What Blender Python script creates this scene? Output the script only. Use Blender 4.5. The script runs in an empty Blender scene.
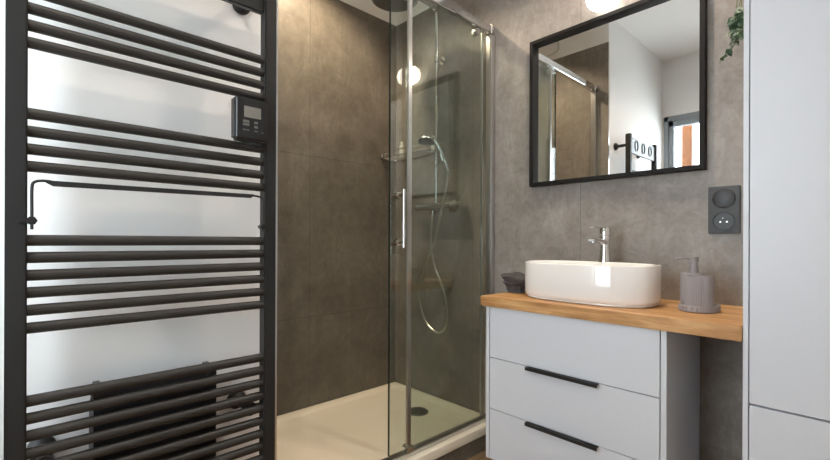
import bpy, bmesh, math, random
from mathutils import Vector, Matrix, noise
random.seed(7)
S = bpy.context.scene
C = S.collection
PI = math.pi

# ------------------------------------------------------------------ camera
cam = bpy.data.objects.new('camera', bpy.data.cameras.new('camera'))
C.objects.link(cam); S.camera = cam
cam.location = (2.1014, -1.8068, 0.9451)
cam.rotation_euler = (Matrix.Rotation(math.radians(46.724), 4, 'Z') @ Matrix.Rotation(math.radians(90.03), 4, 'X')
                      @ Matrix.Rotation(math.radians(0.209), 4, 'Z')).to_euler()
cam.data.sensor_width = 36.0
cam.data.lens = 36.0 * 428.2 / 830.0
cam.data.shift_y = 10.975 / 830.0
cam.data.clip_start = 0.01

# ------------------------------------------------------------------ world, exposure
W = bpy.data.worlds.new('sky'); S.world = W; W.use_nodes = True
bg = W.node_tree.nodes['Background']
bg.inputs['Color'].default_value = (0.86, 0.94, 1.0, 1)
bg.inputs['Strength'].default_value = 10.5
S.view_settings.view_transform = 'Standard'
S.view_settings.look = 'None'
S.view_settings.gamma = 1.0
S.view_settings.use_curve_mapping = False
S.view_settings.exposure = 0.0

WARM = (1.0, 0.79, 0.55)
SOFT = (1.0, 0.86, 0.72)
ALCOVE_W, VANITY_W, ROOM_W, GLOBE_W = 70.0, 60.0, 30.0, 3.0

# ------------------------------------------------------------------ materials
def principled(name, col, rough=0.5, metal=0.0, spec=0.5, emit=None, es=0.0, coat=0.0):
    m = bpy.data.materials.new(name); m.use_nodes = True
    b = m.node_tree.nodes['Principled BSDF']
    b.inputs['Base Color'].default_value = (*col, 1)
    b.inputs['Roughness'].default_value = rough
    b.inputs['Metallic'].default_value = metal
    b.inputs['Specular IOR Level'].default_value = spec
    if coat: b.inputs['Coat Weight'].default_value = coat
    if emit:
        b.inputs['Emission Color'].default_value = (*emit, 1)
        b.inputs['Emission Strength'].default_value = es
    return m

class N:
    """tiny node helper"""
    def __init__(s, m): s.t = m.node_tree; s.b = s.t.nodes.get('Principled BSDF')
    def new(s, kind, **kw):
        n = s.t.nodes.new(kind)
        for k, v in kw.items(): setattr(n, k, v)
        return n
    def link(s, a, b): s.t.links.new(a, b)
    def math(s, op, a, b=None, clamp=False):
        n = s.new('ShaderNodeMath', operation=op); n.use_clamp = clamp
        for i, v in enumerate((a, b)):
            if v is None: continue
            if isinstance(v, (int, float)): n.inputs[i].default_value = v
            else: s.link(v, n.inputs[i])
        return n.outputs[0]
    def ramp(s, fac, stops):
        n = s.new('ShaderNodeValToRGB'); r = n.color_ramp
        while len(r.elements) < len(stops): r.elements.new(0.5)
        for e, (p, c) in zip(r.elements, stops): e.position = p; e.color = (*c, 1)
        s.link(fac, n.inputs[0]); return n.outputs[0]
    def mix(s, fac, a, b):
        n = s.new('ShaderNodeMix', data_type='RGBA')
        if isinstance(fac, (int, float)): n.inputs[0].default_value = fac
        else: s.link(fac, n.inputs[0])
        for i, v in ((6, a), (7, b)):
            if isinstance(v, tuple): n.inputs[i].default_value = (*v, 1)
            else: s.link(v, n.inputs[i])
        return n.outputs[2]
    def noise(s, vec, scale, detail=4, rough=0.55, dist=0.0):
        n = s.new('ShaderNodeTexNoise')
        n.inputs['Scale'].default_value = scale; n.inputs['Detail'].default_value = detail
        n.inputs['Roughness'].default_value = rough; n.inputs['Distortion'].default_value = dist
        s.link(vec, n.inputs['Vector']); return n.outputs[0]
    def pos(s): return s.new('ShaderNodeNewGeometry').outputs['Position']
    def mapping(s, vec, scale=(1, 1, 1), rot=(0, 0, 0), loc=(0, 0, 0)):
        n = s.new('ShaderNodeMapping'); n.inputs['Scale'].default_value = scale
        n.inputs['Rotation'].default_value = rot; n.inputs['Location'].default_value = loc
        s.link(vec, n.inputs['Vector']); return n.outputs[0]

TILE_TOP = 2.335
def slate(name, axis, u0, w, z0, h, white_top=True, k=1.0, tint=(1, 1, 1), joint=(0.09, 0.08, 0.07)):
    """large-format slate tile, with joints, ending at TILE_TOP where white paint begins"""
    m = principled(name, (0.2, 0.18, 0.15), 0.42, 0, 0.4)
    n = N(m); p = n.pos()
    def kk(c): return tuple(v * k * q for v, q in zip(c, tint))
    rot = (0.5, 0, 0) if axis == 'y' else (0, -0.5, 0)
    v1 = n.mapping(p, (1, 1, 1), rot)
    big = n.noise(v1, 2.6, 8, 0.68, 0.4)
    sv = n.mapping(p, (1.0, 4.0, 1.0) if axis == 'y' else (4.0, 1, 1), (0.75, 0, 0) if axis == 'y' else (0, 0.75, 0))
    vein = n.noise(sv, 1.7, 6, 0.55, 0.9)
    fine = n.noise(p, 60, 3, 0.6)
    mid = n.noise(n.mapping(p, (1, 1, 1), loc=(4, 7, 2)), 17, 8, 0.75, 0.8)
    g = n.math('ADD', n.math('MULTIPLY', big, 0.6), n.math('MULTIPLY', mid, 0.4))
    col = n.ramp(g, [(0.36, kk((0.165, 0.142, 0.119))), (0.50, kk((0.250, 0.219, 0.188))), (0.64, kk((0.340, 0.303, 0.264)))])
    vd = n.math('ABSOLUTE', n.math('SUBTRACT', vein, 0.5))
    vm = n.math('MULTIPLY', n.math('SUBTRACT', 1.0, n.math('MULTIPLY', vd, 30), True), n.math('MULTIPLY', n.math('SUBTRACT', big, 0.40, True), 1.9), True)
    col = n.mix(vm, col, kk((0.42, 0.38, 0.33)))
    col = n.mix(n.math('MULTIPLY', n.math('SUBTRACT', fine, 0.35, True), 0.5), col, (0.12, 0.10, 0.085))
    sx = n.new('ShaderNodeSeparateXYZ'); n.link(p, sx.inputs[0])
    u = sx.outputs[0] if axis == 'x' else sx.outputs[1]; z = sx.outputs[2]
    def line(c, c0, d):
        f = n.math('FRACT', n.math('ADD', n.math('DIVIDE', n.math('SUBTRACT', c, c0), d), 100.5))
        return n.math('LESS_THAN', n.math('MULTIPLY', n.math('ABSOLUTE', n.math('SUBTRACT', f, 0.5)), d), 0.0011)
    j = n.math('MAXIMUM', line(u, u0, w), line(z, z0, h))
    col = n.mix(n.math('MULTIPLY', j, 0.75), col, joint)
    rough = n.math('ADD', n.math('MULTIPLY', big, 0.25), 0.30)
    if white_top:
        top = n.math('GREATER_THAN', z, TILE_TOP)
        col = n.mix(top, col, (0.80, 0.79, 0.77))
        rough = n.math('MAXIMUM', rough, n.math('MULTIPLY', top, 0.8))
    n.link(col, n.b.inputs['Base Color']); n.link(rough, n.b.inputs['Roughness'])
    bmp = n.new('ShaderNodeBump'); bmp.inputs['Strength'].default_value = 0.18; bmp.inputs['Distance'].default_value = 0.004
    n.link(n.math('ADD', n.math('MULTIPLY', fine, 0.3), vein), bmp.inputs['Height']); n.link(bmp.outputs[0], n.b.inputs['Normal'])
    return m

def wood(name, cols, axis='x', gap=None):
    m = principled(name, cols[1], 0.42, 0, 0.4); n = N(m); p = n.pos()
    sc = (1.2, 14, 14) if axis == 'x' else (14, 1.2, 14)
    v = n.mapping(p, sc)
    a = n.noise(v, 3.0, 6, 0.6, 0.9)
    vb = n.mapping(p, (2.2, 9, 9) if axis == 'x' else (9, 2.2, 9), loc=(3, 2, 1))
    b = n.noise(vb, 1.6, 3, 0.5, 1.5)
    g = n.math('ADD', n.math('MULTIPLY', a, 0.6), n.math('MULTIPLY', b, 0.4))
    col = n.ramp(g, [(0.34, cols[0]), (0.5, cols[1]), (0.66, cols[2])])
    if gap:
        sx = n.new('ShaderNodeSeparateXYZ'); n.link(p, sx.inputs[0])
        c = sx.outputs[1] if axis == 'x' else sx.outputs[0]
        f = n.math('FRACT', n.math('ADD', n.math('DIVIDE', c, gap), 50))
        col = n.mix(n.math('LESS_THAN', f, 0.015), col, tuple(x * .3 for x in cols[0]))
    n.link(col, n.b.inputs['Base Color'])
    return m

def paint(name, col, rough=0.6, spec=0.3):
    m = principled(name, col, rough, 0, spec); n = N(m)
    f = n.noise(n.pos(), 180, 2)
    bmp = n.new('ShaderNodeBump'); bmp.inputs['Strength'].default_value = 0.03; bmp.inputs['Distance'].default_value = 0.002
    n.link(f, bmp.inputs['Height']); n.link(bmp.outputs[0], n.b.inputs['Normal'])
    return m

def glass(name, tint):
    m = bpy.data.materials.new(name); m.use_nodes = True; n = N(m); t = n.t
    for x in list(t.nodes):
        if x.type != 'OUTPUT_MATERIAL': t.nodes.remove(x)
    out = [x for x in t.nodes if x.type == 'OUTPUT_MATERIAL'][0]
    tr = n.new('ShaderNodeBsdfTransparent'); tr.inputs[0].default_value = (*tint, 1)
    gl = n.new('ShaderNodeBsdfGlossy'); gl.inputs['Roughness'].default_value = 0.0
    lw = n.new('ShaderNodeLayerWeight'); lw.inputs['Blend'].default_value = 0.5
    f = n.math('ADD', n.math('MULTIPLY', n.math('POWER', lw.outputs['Facing'], 5), 0.93), 0.07)
    mx = n.new('ShaderNodeMixShader'); n.link(f, mx.inputs[0]); n.link(tr.outputs[0], mx.inputs[1]); n.link(gl.outputs[0], mx.inputs[2])
    n.link(mx.outputs[0], out.inputs['Surface'])
    return m

M = dict(
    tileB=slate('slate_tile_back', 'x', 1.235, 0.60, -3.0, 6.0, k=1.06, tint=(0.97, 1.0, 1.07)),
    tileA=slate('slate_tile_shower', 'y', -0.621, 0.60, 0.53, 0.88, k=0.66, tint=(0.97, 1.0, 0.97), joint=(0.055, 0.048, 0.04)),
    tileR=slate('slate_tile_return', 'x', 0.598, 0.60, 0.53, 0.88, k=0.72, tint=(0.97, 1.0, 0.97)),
    white=paint('white_wall_paint', (0.86, 0.85, 0.835), 0.7),
    ceiling=paint('ceiling_paint', (0.86, 0.85, 0.83), 0.8),
    floor=wood('floor_wood', ((0.20, 0.12, 0.06), (0.33, 0.21, 0.11), (0.42, 0.28, 0.16)), 'y', 0.14),
    worktop=wood('worktop_wood', ((0.30, 0.135, 0.042), (0.54, 0.29, 0.115), (0.74, 0.46, 0.22)), 'x'),
    post=wood('post_wood', ((0.17, 0.05, 0.010), (0.23, 0.075, 0.017), (0.28, 0.10, 0.025)), 'y'),
    cabinet=paint('white_lacquer', (0.665, 0.69, 0.74), 0.38, 0.4),
    cabinet_in=paint('white_lacquer_carcass', (0.665, 0.69, 0.74), 0.45, 0.4),
    black=paint('black_powder_coat', (0.015, 0.0145, 0.0145), 0.5, 0.35),
    black_tube=paint('black_tube_enamel', (0.020, 0.0175, 0.0155), 0.46, 0.5),
    black_plastic=principled('black_plastic', (0.012, 0.012, 0.013), 0.35),
    blower=principled('blower_plastic', (0.02, 0.02, 0.022), 0.38),
    frame=paint('mirror_frame_black', (0.008, 0.007, 0.0068), 0.55, 0.2),
    mirror=principled('mirror_silver', (0.92, 0.93, 0.92), 0.0, 1.0),
    chrome=principled('chrome', (0.80, 0.80, 0.80), 0.08, 1.0),
    satin=principled('satin_aluminium', (0.62, 0.62, 0.61), 0.28, 1.0),
    hose=principled('hose_metal', (0.62, 0.60, 0.56), 0.3, 0.8),
    head_face=principled('nozzle_grey', (0.10, 0.10, 0.10), 0.4),
    glass=glass('shower_glass', (0.935, 0.972, 0.957)),
    win_glass=glass('window_glass', (0.97, 0.98, 0.98)),
    seal=principled('glass_edge_seal', (0.02, 0.03, 0.025), 0.25),
    tray=principled('tray_resin', (0.87, 0.80, 0.68), 0.32),
    ceramic=principled('white_ceramic', (0.84, 0.82, 0.80), 0.06, 0, 0.6, coat=0.4),
    ribbed=principled('grey_ribbed_resin', (0.275, 0.252, 0.258), 0.5),
    towel=None,
    plate=principled('anthracite_plate', (0.034, 0.034, 0.035), 0.48),
    socket=principled('socket_black', (0.012, 0.012, 0.012), 0.4),
    pin=principled('socket_pin', (0.7, 0.68, 0.6), 0.3, 1.0),
    lcd=principled('lcd_grey', (0.20, 0.19, 0.17), 0.3),
    keys=principled('key_print', (0.14, 0.135, 0.125), 0.5),
    pvc=paint('grey_window_frame', (0.27, 0.30, 0.33), 0.5),
    panel=principled('grey_hook_panel', (0.02, 0.02, 0.02), 0.32),
    leaf=None, stem=principled('stem_green', (0.10, 0.13, 0.05), 0.6),
    pot=principled('pot_white', (0.7, 0.7, 0.68), 0.5),
    bottle=principled('white_bottle', (0.75, 0.75, 0.72), 0.4),
    bulb=principled('opal_globe', (0.9, 0.88, 0.84), 0.3, emit=(1.0, 0.93, 0.82), es=9.0),
    spot_lens=principled('downlight_lens', (0.9, 0.9, 0.9), 0.3, emit=(1.0, 0.82, 0.62), es=6.0),
    concrete=principled('balcony_concrete', (0.45, 0.44, 0.42), 0.8),
)
def fabric(name, a, b):
    m = principled(name, a, 0.95, 0, 0.1); n = N(m)
    f = n.noise(n.pos(), 260, 3)
    n.link(n.ramp(f, [(0.3, a), (0.7, b)]), n.b.inputs['Base Color'])
    bmp = n.new('ShaderNodeBump'); bmp.inputs['Strength'].default_value = 0.6; bmp.inputs['Distance'].default_value = 0.003
    n.link(f, bmp.inputs['Height']); n.link(bmp.outputs[0], n.b.inputs['Normal']); return m
M['towel'] = fabric('charcoal_terry', (0.045, 0.040, 0.041), (0.125, 0.115, 0.115))
def leafmat():
    m = principled('ivy_leaf', (0.05, 0.10, 0.04), 0.45); n = N(m)
    f = n.noise(n.pos(), 45, 2)
    n.link(n.ramp(f, [(0.38, (0.018, 0.05, 0.022)), (0.55, (0.05, 0.10, 0.05)), (0.66, (0.30, 0.36, 0.24))]), n.b.inputs['Base Color']); return m
M['leaf'] = leafmat()

# ------------------------------------------------------------------ mesh builder
class MB:
    def __init__(s): s.bm = bmesh.new()
    def _bevel(s, vs, r, seg=2):
        es = {e for v in vs for e in v.link_edges}
        bmesh.ops.bevel(s.bm, geom=list(es), offset=r, segments=seg, affect='EDGES', clamp_overlap=True)
    def box(s, x0, x1, y0, y1, z0, z1, r=0, seg=2):
        g = bmesh.ops.create_cube(s.bm, size=1)['verts']
        for v in g:
            v.co = Vector(((x0 + x1) / 2 + v.co.x * (x1 - x0), (y0 + y1) / 2 + v.co.y * (y1 - y0), (z0 + z1) / 2 + v.co.z * (z1 - z0)))
        if r: s._bevel(g, r, seg)
        return s
    def loft(s, rings, close=True, cap0=True, cap1=True):
        R = [[s.bm.verts.new(p) for p in r] for r in rings]
        k = len(R[0])
        for a, b in zip(R, R[1:]):
            for i in range(k if close else k - 1):
                j = (i + 1) % k
                s.bm.faces.new((a[i], a[j], b[j], b[i]))
        if cap0: s.bm.faces.new(R[0][::-1])
        if cap1: s.bm.faces.new(R[-1])
        return s
    def tube(s, path, r, seg=14, radii=None, cap=True):
        P = [Vector(p) for p in path]; rings = []
        up = None
        for i, p in enumerate(P):
            d = (P[min(i + 1, len(P) - 1)] - P[max(i - 1, 0)]).normalized()
            if up is None:
                up = Vector((0, 0, 1)) if abs(d.z) < 0.9 else Vector((1, 0, 0))
            a = d.cross(up).normalized(); b = a.cross(d).normalized(); up = b
            rr = radii[i] if radii else r
            rings.append([p + (a * math.cos(t) + b * math.sin(t)) * rr for t in (2 * PI * k / seg for k in range(seg))])
        return s.loft(rings, True, cap, cap)
    def cyl(s, p0, p1, r, seg=24, r1=None):
        return s.tube([p0, p1], r, seg, [r, r if r1 is None else r1])
    def lathe(s, prof, c, axis='z', seg=32, cap=True):
        c = Vector(c); rings = []
        for r, h in prof:
            ring = []
            for k in range(seg):
                t = 2 * PI * k / seg; a, b = r * math.cos(t), r * math.sin(t)
                ring.append(c + (Vector((a, b, h)) if axis == 'z' else Vector((h, a, b)) if axis == 'x' else Vector((b, h, a))))
            rings.append(ring)
        return s.loft(rings, True, cap, cap)
    def prism(s, pts, axis, a, b):
        """outline in the two other axes extruded along axis from a to b"""
        def P(p, h): return {'x': (h, p[0], p[1]), 'y': (p[0], h, p[1]), 'z': (p[0], p[1], h)}[axis]
        return s.loft([[P(p, a) for p in pts], [P(p, b) for p in pts]])
    def done(s):
        bmesh.ops.recalc_face_normals(s.bm, faces=s.bm.faces[:]); return s

ORG = {}
def build(name, mb, mat, parent=None, label=None, smooth=35):
    mb.done(); off = ORG.get(parent.name, Vector()) if parent else Vector()
    me = bpy.data.meshes.new(name)
    for v in mb.bm.verts: v.co -= off
    mb.bm.to_mesh(me); mb.bm.free()
    if smooth:
        for p in me.polygons: p.use_smooth = True
        me.set_sharp_from_angle(angle=math.radians(smooth))
    for m in (mat if isinstance(mat, (list, tuple)) else [mat]): me.materials.append(m)
    o = bpy.data.objects.new(name, me); C.objects.link(o)
    if parent: o.parent = parent
    ORG[o.name] = off
    if label: o['label'] = label
    return o
def thing(name, label, cat, loc, group=None):
    o = bpy.data.objects.new(name, None); C.objects.link(o); o.location = loc; o.empty_display_size = 0.05
    ORG[o.name] = Vector(loc); o['label'] = label; o['category'] = cat
    if group: o['group'] = group
    return o
def tag(o, label, cat, group=None):
    o['label'] = label; o['category'] = cat
    if group: o['group'] = group
    return o
def struct(name, mb, mat, parent=None, smooth=0):
    o = build(name, mb, mat, parent, smooth=smooth)
    if not parent: o['kind'] = 'structure'
    return o
def smooth_path(pts, k=8, closed=False):
    P = [Vector(p) for p in pts]; out = []
    for i in range(len(P) - 1):
        a, b, c, d = P[max(i - 1, 0)], P[i], P[i + 1], P[min(i + 2, len(P) - 1)]
        for j in range(k):
            t = j / k
            out.append(0.5 * ((2 * b) + (c - a) * t + (2 * a - 5 * b + 4 * c - d) * t * t + (3 * b - a - 3 * c + d) * t ** 3))
    out.append(P[-1]); return out
def sup(a, b, n, k=72, cx=0, cy=0):
    out = []
    for i in range(k):
        t = 2 * PI * i / k; c, s_ = math.cos(t), math.sin(t)
        out.append((cx + a * math.copysign(abs(c) ** (2 / n), c), cy + b * math.copysign(abs(s_) ** (2 / n), s_)))
    return out

# ------------------------------------------------------------------ the room
FL, CE = -0.08, 2.521
WX, YE, YC, XR = 0.857, -1.2164, -2.339, 3.05
struct('floor', MB().box(-0.1, XR + .1, YC - .12, 0.1, FL - .1, FL), M['floor'])
struct('ceiling', MB().box(-0.1, XR + .1, YC - .12, 0.1, CE, CE + .1), M['ceiling'])
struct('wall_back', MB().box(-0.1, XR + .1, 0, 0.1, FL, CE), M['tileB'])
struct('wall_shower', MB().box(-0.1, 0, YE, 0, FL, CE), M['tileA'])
struct('wall_left', MB().box(-0.1, WX, YC - .12, YE - .01, FL, CE), M['white'])
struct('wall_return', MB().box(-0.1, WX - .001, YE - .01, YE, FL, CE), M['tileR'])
struct('wall_right', MB().box(XR, XR + .1, YC - .12, 0, FL, CE), M['white'])
wx0, wx1, wz0, wz1 = 0.869, 1.80, 0.56, 2.03
w = MB(); w.box(WX, wx0, YC - .12, YC, FL, CE); w.box(wx1, XR, YC - .12, YC, FL, CE)
w.box(wx0, wx1, YC - .12, YC, wz1, CE); w.box(wx0, wx1, YC - .12, YC, FL, wz0)
struct('wall_front', w, M['white'])
struct('trim_1', MB().box(WX - .001, WX + .0015, YE - .01, YE + .0015, FL, TILE_TOP), M['satin'])
win = bpy.data.objects.new('window_1', None); C.objects.link(win); win['kind'] = 'structure'; win.location = (wx0, YC - .1, wz0)
ORG['window_1'] = Vector(win.location)
fr = MB()
fy0, fy1 = YC - .07, YC + .004
fr.box(wx0, wx0 + .035, fy0, fy1, wz0, wz1, .002); fr.box(wx1 - .035, wx1, fy0, fy1, wz0, wz1, .002)
fr.box(wx0, wx1, fy0, fy1, wz1 - .045, wz1, .002); fr.box(wx0, wx1, fy0, fy1, wz0, wz0 + .05, .002)
struct('window_frame', fr, M['pvc'], win)
sx_ = [(wx0 + .028, wx1 - .028)]
for a, b in sx_:
    sb = MB(); z0, z1 = wz0 + .045, wz1 - .04
    sb.box(a, a + .045, fy0 + .01, fy1 - .012, z0, z1, .002); sb.box(b - .045, b, fy0 + .01, fy1 - .012, z0, z1, .002)
    sb.box(a, b, fy0 + .01, fy1 - .012, z1 - .05, z1, .002); sb.box(a, b, fy0 + .01, fy1 - .012, z0, z0 + .06, .002)
    so = struct('sash', sb, M['pvc'], win)
    struct('pane', MB().box(a + .04, b - .04, YC - .045, YC - .041, z0 + .05, z1 - .045), M['win_glass'], win)
# balcony outside the window
struct('trim_2', MB().box(0.0, 3.0, YC - 1.5, YC - .12, FL - .1, FL), M['concrete'])
o = build('balcony_post', MB().box(.925, 1.005, YC - .42, YC - .30, FL, 2.6, .006), M['post'])
tag(o, 'orange-brown wooden post outside the window, seen in the mirror', 'post')
rl = thing('balcony_railing', 'thin metal railing outside the window, seen in the mirror', 'railing', (1.5, YC - .6, FL))
build('top_rail', MB().tube([(0.2, YC - .6, 1.0), (2.8, YC - .6, 1.0)], .02), M['pvc'], rl)
for i in range(5): build('railing_post', MB().cyl((0.3 + i * .6, YC - .6, FL), (0.3 + i * .6, YC - .6, 1.0), .012), M['pvc'], rl)

# ------------------------------------------------------------------ ceiling lamps
def downlight(x, y, watt, label, col=SOFT, spread=2.4):
    t = thing('ceiling_downlight', label, 'ceiling lamp', (x, y, CE - .02), 'recessed ceiling downlights')
    build('trim_ring', MB().lathe([(.034, CE - .004), (.044, CE - .006), (.046, CE), (.034, CE)], (x, y, 0)), M['satin'], t)
    build('lens', MB().lathe([(.001, CE - .002), (.034, CE - .002), (.034, CE), (.001, CE)], (x, y, 0)), M['spot_lens'], t)
    l = bpy.data.lights.new('downlight', 'SPOT'); l.energy = watt; l.color = col; l.spot_size = spread; l.spot_blend = 0.6; l.shadow_soft_size = 0.04
    lo = bpy.data.objects.new('downlight_beam', l); C.objects.link(lo); lo.parent = t; lo.location = (0, 0, 0.005)
downlight(.33, -.66, ALCOVE_W, 'round recessed downlight in the ceiling above the shower tray', WARM)
downlight(1.45, -.43, VANITY_W, 'round recessed downlight in the ceiling close to the vanity mirror')
downlight(1.65, -1.70, ROOM_W, 'round recessed downlight in the ceiling in the middle of the room')

# ------------------------------------------------------------------ shower tray
TX = 0.813
t = thing('shower_tray', 'low cream shower tray with raised rim in the tiled alcove', 'shower tray', (TX / 2, YE / 2, 0))
tb = MB()
def rr(x0, x1, y0, y1, r, k=6):
    out = []
    for cx, cy, a0 in ((x1 - r, y1 - r, 0), (x0 + r, y1 - r, PI / 2), (x0 + r, y0 + r, PI), (x1 - r, y0 + r, 1.5 * PI)):
        for i in range(k + 1):
            a = a0 + PI / 2 * i / k; out.append((cx + r * math.cos(a), cy + r * math.sin(a)))
    return out
def ring(ins, r, z): return [(x, y, z) for x, y in rr(.002 + ins, TX - ins, YE + .002 + ins, -.002 - ins, r)]
DC = Vector((.415, -.196))
rings = [ring(0, .004, 0), ring(0, .004, .034), ring(.003, .005, .039), ring(.006, .006, .040), ring(.036, .02, .0395), ring(.042, .024, .036), ring(.050, .03, .026), ring(.062, .04, .0225)]
base = ring(.062, .04, .0225)
for f_, z in ((.6, .0195), (.25, .0165)):
    rings.append([(DC.x + (x - DC.x) * f_, DC.y + (y - DC.y) * f_, z) for x, y, _ in base])
tb.loft(rings)
build('basin_floor', tb, M['tray'], t)
build('drain_cover', MB().lathe([(.001, .0155), (.059, .0155), (.060, .019), (.056, .022), (.001, .023)], (DC.x, DC.y, 0)), M['head_face'], t, 'dark round drain cover')
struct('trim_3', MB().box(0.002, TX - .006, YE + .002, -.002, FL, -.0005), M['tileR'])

# ------------------------------------------------------------------ shower enclosure
SX = .759
t = thing('shower_enclosure', 'clear glass shower screen with sliding door and chrome top rail', 'shower screen', (SX, -.6, .04))
build('top_rail', MB().box(SX - .016, SX + .018, YE + .03, -.03, 2.008, 2.048, .003), M['chrome'], t)
build('bottom_rail', MB().box(SX - .018, SX + .020, YE + .004, -.004, .0405, .058, .003), M['satin'], t)
for y0, y1 in ((-.034, -.003), (YE + .003, YE + .034)):
    build('wall_profile', MB().box(SX - .014, SX + .022, y0, y1, .058, 2.0, .003), M['satin'], t)
    b = MB().box(SX - .022, SX + .024, y0, y1, 2.0, 2.056, .008, 3)
    b.cyl((SX + .024, (y0 + y1) / 2, 2.028), (SX + .030, (y0 + y1) / 2, 2.028), .009)
    build('end_bracket', b, M['chrome'], t)
fp = build('fixed_panel', MB().box(SX + .006, SX + .012, -.60, -.03, .058, 2.006), M['glass'], t)
build('edge_profile', MB().box(SX + .004, SX + .015, -.600, -.573, .058, 2.006, .004), M['satin'], fp)
dp = build('sliding_door', MB().box(SX - .012, SX - .006, -.678, -.07, .062, 2.004), M['glass'], t)
build('edge_seal', MB().box(SX - .0135, SX - .0045, -.681, -.677, .062, 2.004, .001), M['seal'], dp)
build('trailing_profile', MB().box(SX - .013, SX - .004, -.078, -.066, .062, 2.004, .002), M['satin'], dp)
h = MB()
h.tube(smooth_path([(SX + .033, -.637, .918), (SX + .033, -.637, 1.158)], 2), .0075)
for z in (.94, 1.136):
    h.cyl((SX - .018, -.637, z), (SX + .036, -.637, z), .010); h.cyl((SX - .024, -.637, z), (SX - .012, -.637, z), .016); h.cyl((SX - .006, -.637, z), (SX + .004, -.637, z), .013)
build('door_handle', h, M['chrome'], dp)
for y in (-.60, -.13):
    rb = MB().cyl((SX - .010, y, 1.985), (SX + .014, y, 1.985), .016); rb.box(SX - .018, SX - .003, y - .016, y + .016, 1.968, 1.998, .003)
    build('roller', rb, M['satin'], dp)
build('door_guide', MB().box(SX - .02, SX + .024, -.60, -.565, .058, .082, .005), M['chrome'], t)

# ------------------------------------------------------------------ rain shower column
RX, RY = .418, -.058
t = thing('shower_column', 'chrome shower riser with round rain head and bar mixer on the tiled wall', 'shower', (RX, 0, 1.145))
build('riser_pipe', MB().tube(smooth_path([(RX, RY, 1.16), (RX, RY, 1.7), (RX, RY, 2.19), (RX, RY - .02, 2.245), (RX, RY - .07, 2.262), (RX, RY - .2, 2.265), (RX, -.35, 2.265), (RX, -.37, 2.258), (RX, -.37, 2.215)], 8), .0095), M['chrome'], t)
wb = MB()
for z in (1.98,):
    wb.cyl((RX, -.002, z), (RX, RY, z), .009); wb.cyl((RX, -.0005, z), (RX, -.012, z), .022); wb.cyl((RX, RY, z - .02), (RX, RY, z + .02), .014)
build('wall_bracket', wb, M['chrome'], t)
rh = build('rain_head', MB().lathe([(.02, 2.222), (.11, 2.208), (.122, 2.202), (.122, 2.194), (.118, 2.192), (.001, 2.192)], (RX, -.37, 0), seg=48), M['chrome'], t)
build('nozzle_plate', MB().lathe([(.001, 2.1918), (.116, 2.1918), (.114, 2.189), (.001, 2.189)], (RX, -.37, 0), seg=48), M['head_face'], rh)
mx = MB(); mx.tube([(.275, RY, 1.142), (.583, RY, 1.142)], .021, 24)
for x in (.354, .504):
    mx.lathe([(.034, -.001), (.034, -.010), (.026, -.014), (.014, -.020), (.014, RY + .01)], (x, 0, 1.142), 'y')
mx.cyl((RX, RY, 1.142), (RX, RY, 1.175), .013)
mx.cyl((.389, RY, 1.142), (.389, RY, 1.10), .009)
ms = build('bar_mixer', mx, M['chrome'], t)
for x0, x1 in ((.249, .273), (.585, .609)):
    build('control_knob', MB().tube([(x0, RY, 1.142), (x0 + .003, RY, 1.142), (x1 - .003, RY, 1.142), (x1, RY, 1.142)], .022, 24, [.020, .0235, .0235, .020]), M['chrome'], ms)
sl = MB().cyl((RX, RY, 1.345), (RX, RY, 1.395), .017); sl.tube(smooth_path([(RX, RY, 1.372), (RX + .05, RY - .03, 1.372), (.535, -.128, 1.392)], 4), .008)
sl.cyl((.540, -.132, 1.375), (.533, -.142, 1.412), .0155)
build('slider', sl, M['chrome'], t)

t = thing('hand_shower', 'round chrome hand shower resting in the slider of the riser', 'hand shower', (.54, -.12, 1.34))
ax = Vector((.10, -.20, -.97)).normalized()
hc = Vector((.470, -.186, 1.484))
q = ax.to_track_quat('Z', 'Y')
def dome(prof):
    return [[hc + q @ Vector((r_ * math.cos(2 * PI * k / 36), r_ * math.sin(2 * PI * k / 36), d)) for k in range(36)] for r_, d in prof]
hb = MB().loft(dome([(.010, -.024), (.028, -.019), (.043, -.010), (.048, -.002), (.048, .003)]))
sh_ = build('spray_head', hb, M['chrome'], t)
build('nozzle_face', MB().loft(dome([(.0465, .003), (.046, .007), (.043, .0085), (.001, .009)])), M['head_face'], sh_)
hp_ = smooth_path([hc + Vector((.016, .006, .012)), hc + Vector((.044, .018, -.006)), (.532, -.150, 1.435), (.548, -.125, 1.375), (.557, -.110, 1.325)], 6)
build('handle', MB().tube(hp_, .010, radii=[.0115 + .001 * math.sin(i / (len(hp_) - 1) * PI) - .002 * i / (len(hp_) - 1) for i in range(len(hp_))]), M['chrome'], t)
hose = smooth_path([(.389, RY, 1.10), (.383, -.060, 1.03), (.384, -.065, .95), (.398, -.07, .87), (.422, -.07, .793), (.458, -.07, .734), (.499, -.07, .640), (.519, -.07, .546), (.513, -.07, .490), (.485, -.07, .450), (.443, -.07, .434),
                    (.392, -.07, .451), (.338, -.07, .498), (.303, -.075, .609), (.319, -.08, .725), (.383, -.09, .840), (.450, -.10, .951), (.492, -.103, 1.079), (.517, -.105, 1.163), (.543, -.106, 1.242), (.558, -.108, 1.300), (.557, -.110, 1.328)], 7)
o = build('shower_hose', MB().tube(hose, .0065, 10), M['hose']); tag(o, 'silver flexible hose looping down from the mixer bar', 'hose')
ORG['shower_hose'] = Vector()

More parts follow.
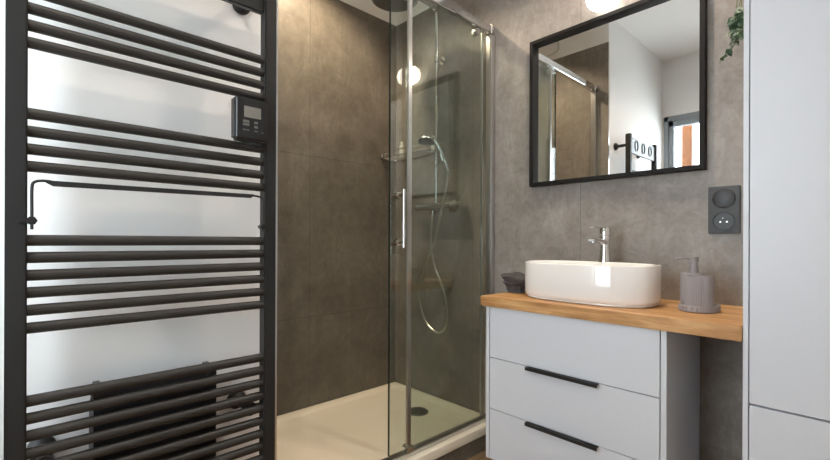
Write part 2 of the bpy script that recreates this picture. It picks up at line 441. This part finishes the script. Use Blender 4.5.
# shelf in the shower corner with two bottles
t = thing('shower_shelf', 'chrome wire shelf in the corner of the shower', 'shelf', (.2, -.06, 1.46))
wr = MB()
pts = rr(.006, .405, -.125, -.006, .02)
for z in (1.462, 1.495):
    wr.tube([(x, y, z) for x, y in pts] + [(pts[0][0], pts[0][1], z)], .0035, 8)
for i in range(15):
    x = .03 + i * .025; wr.tube([(x, -.125, 1.462), (x, -.006, 1.462)], .002, 6)
build('wire_basket', wr, M['chrome'], t)
mb = MB()
mb.cyl((.0005, -.112, 1.478), (.012, -.112, 1.478), .020); mb.cyl((.012, -.112, 1.478), (.03, -.112, 1.478), .012)
build('mounting_disc', mb, M['chrome'], t)
def bottle(x, y, z, h, r, label):
    t = thing('shampoo_bottle', label, 'bottle', (x, y, z), 'bottles on the shower shelf')
    build('body', MB().lathe([(r * .9, z), (r, z + .004), (r, z + h * .72), (r * .5, z + h * .8)], (x, y, 0), seg=20), M['bottle'], t)
    build('cap', MB().lathe([(r * .55, z + h * .78), (r * .55, z + h), (r * .5, z + h + .002)], (x, y, 0), seg=16), M['bottle'], t)
bottle(.118, -.055, 1.4645, .092, .014, 'small white bottle at the corner end of the shower shelf')
bottle(.372, -.035, 1.4645, .088, .014, 'white bottle behind the round hand shower on the shower shelf')

# ------------------------------------------------------------------ towel radiator
RXc = .966
t = thing('towel_radiator', 'tall black ladder towel radiator on the white wall beside the shower', 'radiator', (RXc, -1.546, .2))
PL, PR = (-1.817, -1.785), (-1.309, -1.277)
for y0, y1 in (PL, PR): build('side_post', MB().box(.946, .981, y0, y1, .22, 1.69, .003), M['black'], t)
zs = [1.437, 1.402, 1.368, 1.334] + [1.194, 1.159, 1.124, 1.090] + [.944, .910, .875, .841, .806, .771] + [.627 - i * .0345 for i in range(11)]
for z in zs: build('heating_bar', MB().tube([(RXc - .001, PL[1] - .004, z), (RXc - .001, PR[0] + .004, z)], .0112, 20), M['black_tube'], t)
# panel of hooks between the post tops
hp = build('hook_panel', MB().box(.955, .972, PL[1] - .001, PR[0] + .001, 1.562, 1.672, .003), M['panel'], t)
for k in range(3):
    yc = -1.41 - k * .135
    pth = [(.974, yc + .028 * math.cos(a), 1.622 + .036 * math.sin(a)) for a in (2 * PI * i / 28 for i in range(29))]
    build('round_hook', MB().tube(pth, .0025, 8), M['panel'], hp)
# wall mounts
for y, z in ((-1.328, 1.622), (-1.76, 1.622), (-1.338, .492), (-1.758, .490)):
    m_ = MB().lathe([(.026, WX + .0005), (.026, WX + .010), (.021, WX + .016), (.011, WX + .022), (.010, .952)], (0, y, z), 'x')
    m_.cyl((.946, y, z - .0), (.962, y, z), .018)
    yy = PR[0] + .004 if y > -1.5 else PL[1] - .004
    m_.box(.945, .955, min(y, yy), max(y, yy), z - .007, z + .007, .002)
    build('wall_mount', m_, M['black'], t)
# thermostat
bx = build('thermostat', MB().box(.972, 1.006, -1.398, -1.311, 1.203, 1.314, .006, 3), M['black_plastic'], t)
build('screen', MB().box(1.0055, 1.0072, -1.376, -1.332, 1.262, 1.290, .0005), M['lcd'], bx, 'grey display')
for y, z, a, b in ((-1.371, 1.251, .008, .003), (-1.371, 1.243, .008, .003), (-1.371, 1.229, .008, .0012), (-1.345, 1.251, .0045, .003), (-1.345, 1.240, .0045, .003), (-1.345, 1.229, .0045, .0012), (-1.328, 1.228, .002, .0015)):
    build('button', MB().box(1.0055, 1.0070, y - a, y + a, z - b, z + b, .0004), M['keys'], bx)
build('base_tab', MB().box(.978, .996, -1.375, -1.325, 1.192, 1.205, .003), M['black_plastic'], bx)
# towel hanger
hg = MB(); X = 1.0
hg.tube(smooth_path([(X, -1.779, .965), (X, -1.779, 1.0), (X, -1.779, 1.045), (X, -1.775, 1.0565), (X, -1.763, 1.060), (X, -1.75, 1.0595)], 5), .0026, 10)
hg.tube(smooth_path([(X, -1.355, 1.0625), (X, -1.34, 1.0615), (X, -1.328, 1.058), (X, -1.3235, 1.048), (X, -1.3235, 1.01), (X, -1.3235, .968)], 5), .0026, 10)
hg.prism([(-1.765, 1.0610), (-1.349, 1.0655), (-1.349, 1.061), (-1.356, 1.0555), (-1.748, 1.0505), (-1.756, 1.055)], 'x', X - .002, X + .002)
hn = build('towel_hanger', hg, M['black'], t)
for y in (-1.779, -1.3235):
    k = MB().cyl((X - .022, y, .982), (X + .007, y, .982), .0045); k.cyl((X - .007, y, .982), (X + .004, y, .982), .0085, 6)
    k.box(.978, X - .014, y - .02 if y < -1.5 else y - .003, y + .003 if y < -1.5 else y + .02, .976, .988, .002)
    build('knob', k, M['black_plastic'], hn)
# blower
bl = build('fan_heater', MB().loft([[(x, y, z) for x, z in [(.868, .24), (.942, .24), (.942, .619), (.934, .622), (.868, .570)]] for y in (-1.676, -1.420)]), M['blower'], t, 'black blower box behind the lowest bars')
for y in (-1.672, -1.447): build('clip', MB().box(.935, .962, y - .010, y + .010, .604, .636, .004), M['black_plastic'], bl)

# ------------------------------------------------------------------ vanity unit
VX0, VX1, VD = 1.0504, 1.6986, .4246
t = thing('vanity_cabinet', 'white three-drawer vanity cabinet under the wooden worktop', 'cabinet', (1.375, -.2, .085))
build('side_panel', MB().box(VX0, VX0 + .0155, -VD, -.112, .085, .6888, .0006), M['cabinet'], t)
build('side_panel', MB().box(VX1 - .0155, VX1, -VD, -.112, .085, .6888, .0006), M['cabinet'], t)
build('carcass', MB().box(VX0 + .016, VX1 - .016, -.40, -.0, .092, .6885), M['cabinet_in'], t)
for z0, z1, hd in ((.4885, .6870, False), (.2860, .4855, True), (.0865, .2830, True)):
    d = build('drawer', MB().box(VX0 + .0185, VX1 - .0185, -VD, -.402, z0, z1, .0006), M['cabinet'], t)
    if hd:
        hb = MB().box(1.238, 1.503, -VD - .017, -VD + .001, z1 - .001, z1 + .0015, .0005)
        hb.box(1.238, 1.503, -VD - .018, -VD - .0145, z1 - .010, z1 + .0015, .001)
        build('edge_handle', hb, M['black'], d, 'slim black edge handle')
o = build('worktop', MB().box(1.0326, 1.8755, -.4396, -.0005, .6890, .7280, .0015), M['worktop'])
tag(o, 'orange-toned solid wood worktop carrying the white basin', 'worktop')

# ------------------------------------------------------------------ tall cabinet
TD = .4286; T0, T1 = 1.8765, 2.43
t = thing('tall_cabinet', 'tall white two-door storage cabinet right of the worktop', 'cabinet', (2.15, -.2, FL))
cz = 2.12
build('side_panel', MB().box(T0, T0 + .0115, -TD, -.001, FL + .002, cz, .0006), M['cabinet'], t)
build('side_panel', MB().box(T1 - .0155, T1, -TD, -.001, FL + .002, cz, .0006), M['cabinet'], t)
build('carcass', MB().box(T0 + .012, T1 - .016, -.405, -.001, FL + .06, cz), M['cabinet_in'], t)
build('door', MB().box(T0 + .0138, T1 - .019, -TD, -.407, .5325, cz - .003, .0006), M['cabinet'], t)
build('door', MB().box(T0 + .0138, T1 - .019, -TD, -.407, FL + .06, .5275, .0006), M['cabinet'], t)
build('plinth', MB().box(T0 + .016, T1 - .016, -.37, -.02, FL + .0005, FL + .058), M['cabinet_in'], t)

# ------------------------------------------------------------------ washbasin
BX, BY, BA, BB, BZ0, BZ1 = 1.38, -.24, .24, .14, .7282, .8675
bs = MB(); rg = []
def rb_(a, b, z, cy=BY, n=2.7): return [(x, y, z) for x, y in sup(a, b, n, 96, BX, cy)]
for ins, z in ((.020, 0), (.012, .001), (.009, .004), (.0095, .008), (.005, .011), (.0018, .016), (.0005, .024)): rg.append(rb_(BA - ins, BB - ins, BZ0 + z))
rg += [rb_(BA, BB, BZ1 - .006), rb_(BA - .0015, BB - .0015, BZ1 - .0015), rb_(BA - .004, BB - .004, BZ1)]
iy = BY - .016
rg += [rb_(BA - .012, BB - .030, BZ1, iy), rb_(BA - .015, BB - .033, BZ1 - .003, iy), rb_(BA - .019, BB - .037, BZ1 - .02, iy), rb_(BA - .03, BB - .045, BZ1 - .08, iy),
       rb_(BA - .06, BB - .065, BZ1 - .105, iy, 2.3), rb_(BA * .3, BB * .25, BZ1 - .112, iy, 2), rb_(.02, .02, BZ1 - .114, iy, 2)]
bs.loft(rg)
t = thing('wash_basin', 'oval white ceramic countertop basin on the wooden worktop', 'basin', (BX, BY, BZ0))
build('bowl', bs, M['ceramic'], t, smooth=50)
build('waste', MB().lathe([(.001, BZ1 - .1135), (.022, BZ1 - .1135), (.02, BZ1 - .111), (.001, BZ1 - .110)], (BX, iy, 0)), M['chrome'], t)
fx, fyy = 1.394, -.1235
t = thing('basin_tap', 'chrome single-lever mixer tap at the back of the white basin', 'tap', (fx, fyy, BZ1))
build('body', MB().lathe([(.0245, .8637), (.0245, .867), (.0225, .876), (.0200, .90), (.0185, .935), (.0200, .948), (.0215, .955), (.0215, .968), (.0200, .970)], (fx, fyy, 0)), M['chrome'], t)
sp = MB(); rings_ = []
for y, zc, hw, hh in ((fyy + .004, .938, .013, .012), (fyy - .02, .944, .0135, .0105), (fyy - .06, .950, .0135, .008), (fyy - .105, .953, .013, .0060), (fyy - .118, .951, .012, .0045)):
    rings_.append([(fx + a, y, zc + b) for a, b in sup(hw, hh, 3.5, 24)])
sp.loft(rings_); sp.cyl((fx, fyy - .105, .950), (fx, fyy - .105, .941), .009)
build('spout', sp, M['chrome'], t)
lv = MB().lathe([(.0200, .9705), (.0220, .973), (.0220, .996), (.0200, 1.000), (.001, 1.001)], (fx, fyy, 0))
lv.prism([(fx - .011, fyy - .01), (fx + .011, fyy - .01), (fx + .008, fyy - .115), (fx - .008, fyy - .115)], 'z', .9965, 1.0018)
build('lever', lv, M['chrome'], t)

# ------------------------------------------------------------------ mirror
MX0, MX1, MZ0, MZ1, MD = 1.000, 1.7025, 1.204, 1.884, -.033
t = thing('wall_mirror', 'square wall mirror in a black frame above the basin', 'mirror', (1.35, 0, 1.2))
mf = MB(); th = .017
mf.box(MX0, MX0 + th, MD, -.0005, MZ0, MZ1, .001); mf.box(MX1 - th, MX1, MD, -.0005, MZ0, MZ1, .001)
mf.box(MX0 + th, MX1 - th, MD, -.0005, MZ0, MZ0 + th, .001); mf.box(MX0 + th, MX1 - th, MD, -.0005, MZ1 - th, MZ1, .001)
build('frame', mf, M['frame'], t)
build('mirror_glass', MB().box(MX0 + th, MX1 - th, -.006, -.001, MZ0 + th, MZ1 - th), M['mirror'], t, smooth=0)

# ------------------------------------------------------------------ globe wall lamp
gx, gy, gz = 1.340, -.0545, 1.948
t = thing('wall_lamp', 'glowing white globe wall lamp above the mirror', 'wall lamp', (gx, 0, gz + .06))
lm = MB().lathe([(.045, -.0005), (.045, -.014), (.040, -.018), (.010, -.020), (.009, gy)], (gx, 0, gz + .100), 'y')
lm.cyl((gx, gy, gz + .115), (gx, gy, gz + .048), .020, r1=.024)
build('bracket', lm, M['black'], t)
build('globe', MB().lathe([(.052 * math.sin(a) + .0003, -.052 * math.cos(a)) for a in (PI * i / 24 for i in range(25))], (gx, gy, gz)), M['bulb'], t, 'glowing white glass globe')
gl = bpy.data.lights.new('globe_light', 'POINT'); gl.energy = GLOBE_W; gl.color = (1.0, 0.84, 0.66); gl.shadow_soft_size = 0.056
go = bpy.data.objects.new('globe_light', gl); C.objects.link(go); go.parent = t; go.location = (0, gy, -.06)

# ------------------------------------------------------------------ double socket
px0, px1, pz0, pz1 = 1.708, 1.800, .975, 1.140
t = thing('wall_socket', 'anthracite double socket plate on the tiled wall beside the tall cabinet', 'socket', (1.754, 0, 1.06))
build('plate', MB().box(px0, px1, -.010, -.0005, pz0, pz1, .002), M['plate'], t)
cx = (px0 + px1) / 2
for z, pins in ((1.097, False), (1.018, True)):
    s_ = MB().lathe([(.033, -.0095), (.033, -.0135), (.0305, -.0135), (.029, -.0112), (.001, -.0112)] if pins else [(.033, -.0095), (.033, -.0135), (.030, -.0145), (.001, -.0142)], (cx, 0, z), 'y', 40)
    so = build('socket_insert' if pins else 'round_cover', s_, M['socket'], t)
    if pins:
        for dx, dz in ((-.0095, -.002), (.0095, -.002)):
            build('contact', MB().lathe([(.0028, -.0110), (.0028, -.0122), (.001, -.0124)], (cx + dx, 0, z + dz), 'y', 12), M['pin'], so)
        build('earth_pin', MB().lathe([(.0024, -.011), (.0024, -.022), (.001, -.024)], (cx, 0, z + .011), 'y', 12), M['pin'], so)

# ------------------------------------------------------------------ soap set
def ribbed(mb, cx, cy, a, b, z0, z1, nr, depth=.0012, n=2.2, lip=.002, flat=False):
    K = nr * 6; rings = []
    tab = []; acc = 0; last = None
    for i in range(2401):
        t = 2 * PI * i / 2400; c, s_ = math.cos(t), math.sin(t)
        p = (a * math.copysign(abs(c) ** (2 / n), c), b * math.copysign(abs(s_) ** (2 / n), s_))
        if last: acc += math.hypot(p[0] - last[0], p[1] - last[1])
        tab.append((acc, p)); last = p
    pts = []; j = 0
    for i in range(K):
        while tab[j][0] < acc * i / K: j += 1
        pts.append(tab[j][1])
    def rg(sc, z, rib):
        out = []
        for i in range(K):
            x, y = pts[i][0] * sc, pts[i][1] * sc
            r = 1 - rib * depth / math.hypot(x, y) * (0.5 - 0.5 * math.cos(2 * PI * i / 6))
            out.append((cx + x * r, cy + y * r, z))
        return out
    e = .003
    rings = [rg(.94, z0, 1), rg(1, z0 + e, 1), rg(1, z1 - e, 1), rg(.97, z1, 1)]
    if flat: rings += [rg(.86, z1, 0), rg(.84, z1 - .004, 0), rg(.3, z1 - .004, 0)]
    mb.loft(rings); return mb
Z = .7282
o = build('soap_tray', ribbed(MB(), 1.730, -.215, .054, .070, Z, Z + .020, 48, .0014, n=2.4, flat=True), M['ribbed'], smooth=20)
tag(o, 'grey ribbed oval tray under the soap dispenser and tumbler', 'tray')
o = build('tumbler', ribbed(MB(), 1.737, -.243, .0385, .036, Z + .0163, Z + .111, 40, .0014, n=2.3, flat=True), M['ribbed'], smooth=20)
tag(o, 'grey ribbed tumbler standing in front of the pump bottle', 'tumbler')
t = thing('soap_dispenser', 'grey pump soap dispenser standing behind the ribbed tumbler', 'soap dispenser', (1.706, -.173, Z + .0163))
bx_, by_ = 1.701, -.175
build('bottle', ribbed(MB(), bx_, by_, 0.034, .027, Z + .0163, Z + .117, 30, .0006, n=2.5), M['ribbed'], t, smooth=20)
pm = MB().lathe([(.0135, Z + .116), (.0135, Z + .134), (.0115, Z + .135), (.0115, Z + .150), (.0135, Z + .152), (.0135, Z + .168), (.012, Z + .170)], (bx_ + .004, by_, 0))
build('pump_collar', pm, M['ribbed'], t)
build('pump_spout', MB().tube([(bx_ + .004, by_, Z + .163), (bx_ - .024, by_ - .022, Z + .164), (bx_ - .040, by_ - .033, Z + .163)], .0035, 10), M['ribbed'], t)

# ------------------------------------------------------------------ folded cloth
tw = MB(); rings_ = []
K = 72
for i in range(40):
    f = i / 39; z = Z + .001 + f * .080
    prof = .037 + .026 / (1 + math.exp(-(f - .48) * 18))
    if f > .86: prof *= math.sqrt(max(0.0, 1 - ((f - .86) / .143) ** 2))
    rr_ = []
    for k in range(K):
        a = 2 * PI * k / K
        n1 = noise.noise(Vector((math.cos(a) * 1.3, math.sin(a) * 1.3, f * 2.2 + 3)))
        n2 = noise.noise(Vector((math.cos(a) * 4, math.sin(a) * 4, f * 5 + 9)))
        pleat = .11 * math.sin(a * 8 + f * 3 + n1 * 2) * max(0, 1 - f * 1.7)
        fold = -.16 * math.exp(-((f - .52 - .09 * math.sin(a * 2 + .5)) / .045) ** 2) - .09 * math.exp(-((f - .74 - .12 * math.cos(a + 1)) / .022) ** 2)
        r = prof * (1 + .34 * n1 + .22 * n2 + pleat + fold)
        rr_.append((1.070 - .012 * f + r * math.cos(a), -.240 + r * .82 * math.sin(a), z * 1.0 - .004 * f + (.016 * n1 + .008 * n2 - .004 * math.cos(a + .6)) * f))
    rings_.append(rr_)
tw.loft(rings_)
o = build('hand_towel', tw, M['towel'], smooth=60); tag(o, 'crumpled charcoal hand towel on the worktop left of the basin', 'towel')

# ------------------------------------------------------------------ trailing ivy
t = thing('trailing_ivy', 'green trailing ivy hanging from the top of the tall cabinet', 'plant', (1.93, -.16, cz))
build('pot', MB().lathe([(.045, cz + .0005), (.062, cz + .10), (.066, cz + .105), (.060, cz + .105), (.055, cz + .09), (.001, cz + .09)], (1.955, -.16, 0)), M['pot'], t)
def leaf(mb, p, d, s, tw_):
    d = d.normalized(); sd = d.cross(Vector((math.cos(tw_), math.sin(tw_), .3))).normalized(); nn = sd.cross(d)
    L = [(0, 0, 0), (.10, .34, .03), (.40, .46, .02), (.62, .22, .0), (1.0, 0, -.12), (.62, -.22, .0), (.40, -.46, .02), (.10, -.34, .03)]
    top = [mb.bm.verts.new(p + (d * a + sd * b + nn * (c + .06)) * s) for a, b, c in L]
    bot = [mb.bm.verts.new(p + (d * a + sd * b + nn * c) * s) for a, b, c in L]
    mb.bm.faces.new(top); mb.bm.faces.new(bot[::-1])
    for i in range(8):
        j = (i + 1) % 8; mb.bm.faces.new((top[i], bot[i], bot[j], top[j]))
strands = [
    [(1.94, -.16, cz + .10), (1.885, -.17, cz + .115), (1.852, -.17, cz + .03), (1.846, -.17, 1.95), (1.832, -.16, 1.80), (1.815, -.155, 1.70), (1.812, -.15, 1.64), (1.816, -.15, 1.60), (1.812, -.15, 1.575), (1.794, -.15, 1.552), (1.780, -.15, 1.538), (1.768, -.15, 1.522)],
    [(1.94, -.13, cz + .10), (1.885, -.13, cz + .11), (1.852, -.13, cz + .02), (1.848, -.14, 1.98), (1.842, -.15, 1.80), (1.824, -.16, 1.70), (1.820, -.165, 1.64), (1.826, -.165, 1.60)],
    [(1.94, -.19, cz + .10), (1.885, -.20, cz + .11), (1.852, -.20, cz + .02), (1.846, -.20, 1.97), (1.840, -.20, 1.82), (1.832, -.195, 1.72), (1.834, -.195, 1.64), (1.838, -.19, 1.575)],
]
sm, lf = MB(), []
for si, st in enumerate(strands):
    P = smooth_path(st, 9); sm.tube(P, .0014, 6)
    for i in range(6, len(P), 1):
        if P[i].z > cz or P[i].x > 1.853: continue
        tail = si == 0 and P[i].z < 1.59
        for _ in range(1 if P[i].z > 1.76 or tail else 2):
            if P[i].z > 1.76 and i % 5: continue
            if tail and i % 3 == 1: continue
            a = random.uniform(0, 2 * PI)
            l_ = MB(); leaf(l_, P[i] + Vector((random.uniform(-.006, .004), random.uniform(-.006, .006), 0)), Vector((math.cos(a) * .9 - .2, math.sin(a) * .9, -.75)), random.uniform(.020, .031) * (.62 if tail else 1), random.uniform(0, 6))
            lf.append((abs(P[i].z - 1.6), l_))
lf = [x[1] for x in sorted(lf, key=lambda q_: q_[0])]
build('stem', sm, M['stem'], t)
lf = lf[:98]
for l_ in lf: build('leaf', l_, M['leaf'], t, smooth=0)

# ------------------------------------------------------------------ thin pipe seen in the mirror
o = build('bent_pipe', MB().tube(smooth_path([(.486, YE + .012, CE - .001), (.486, YE + .012, 2.42), (.486, YE + .012, 2.40), (.470, YE + .012, 2.385), (.44, YE + .012, 2.378), (.38, YE + .012, 2.37)], 5), .006, 10), M['satin'])
tag(o, 'thin bent grey pipe on the white strip above the shower tiles, seen in the mirror', 'pipe')
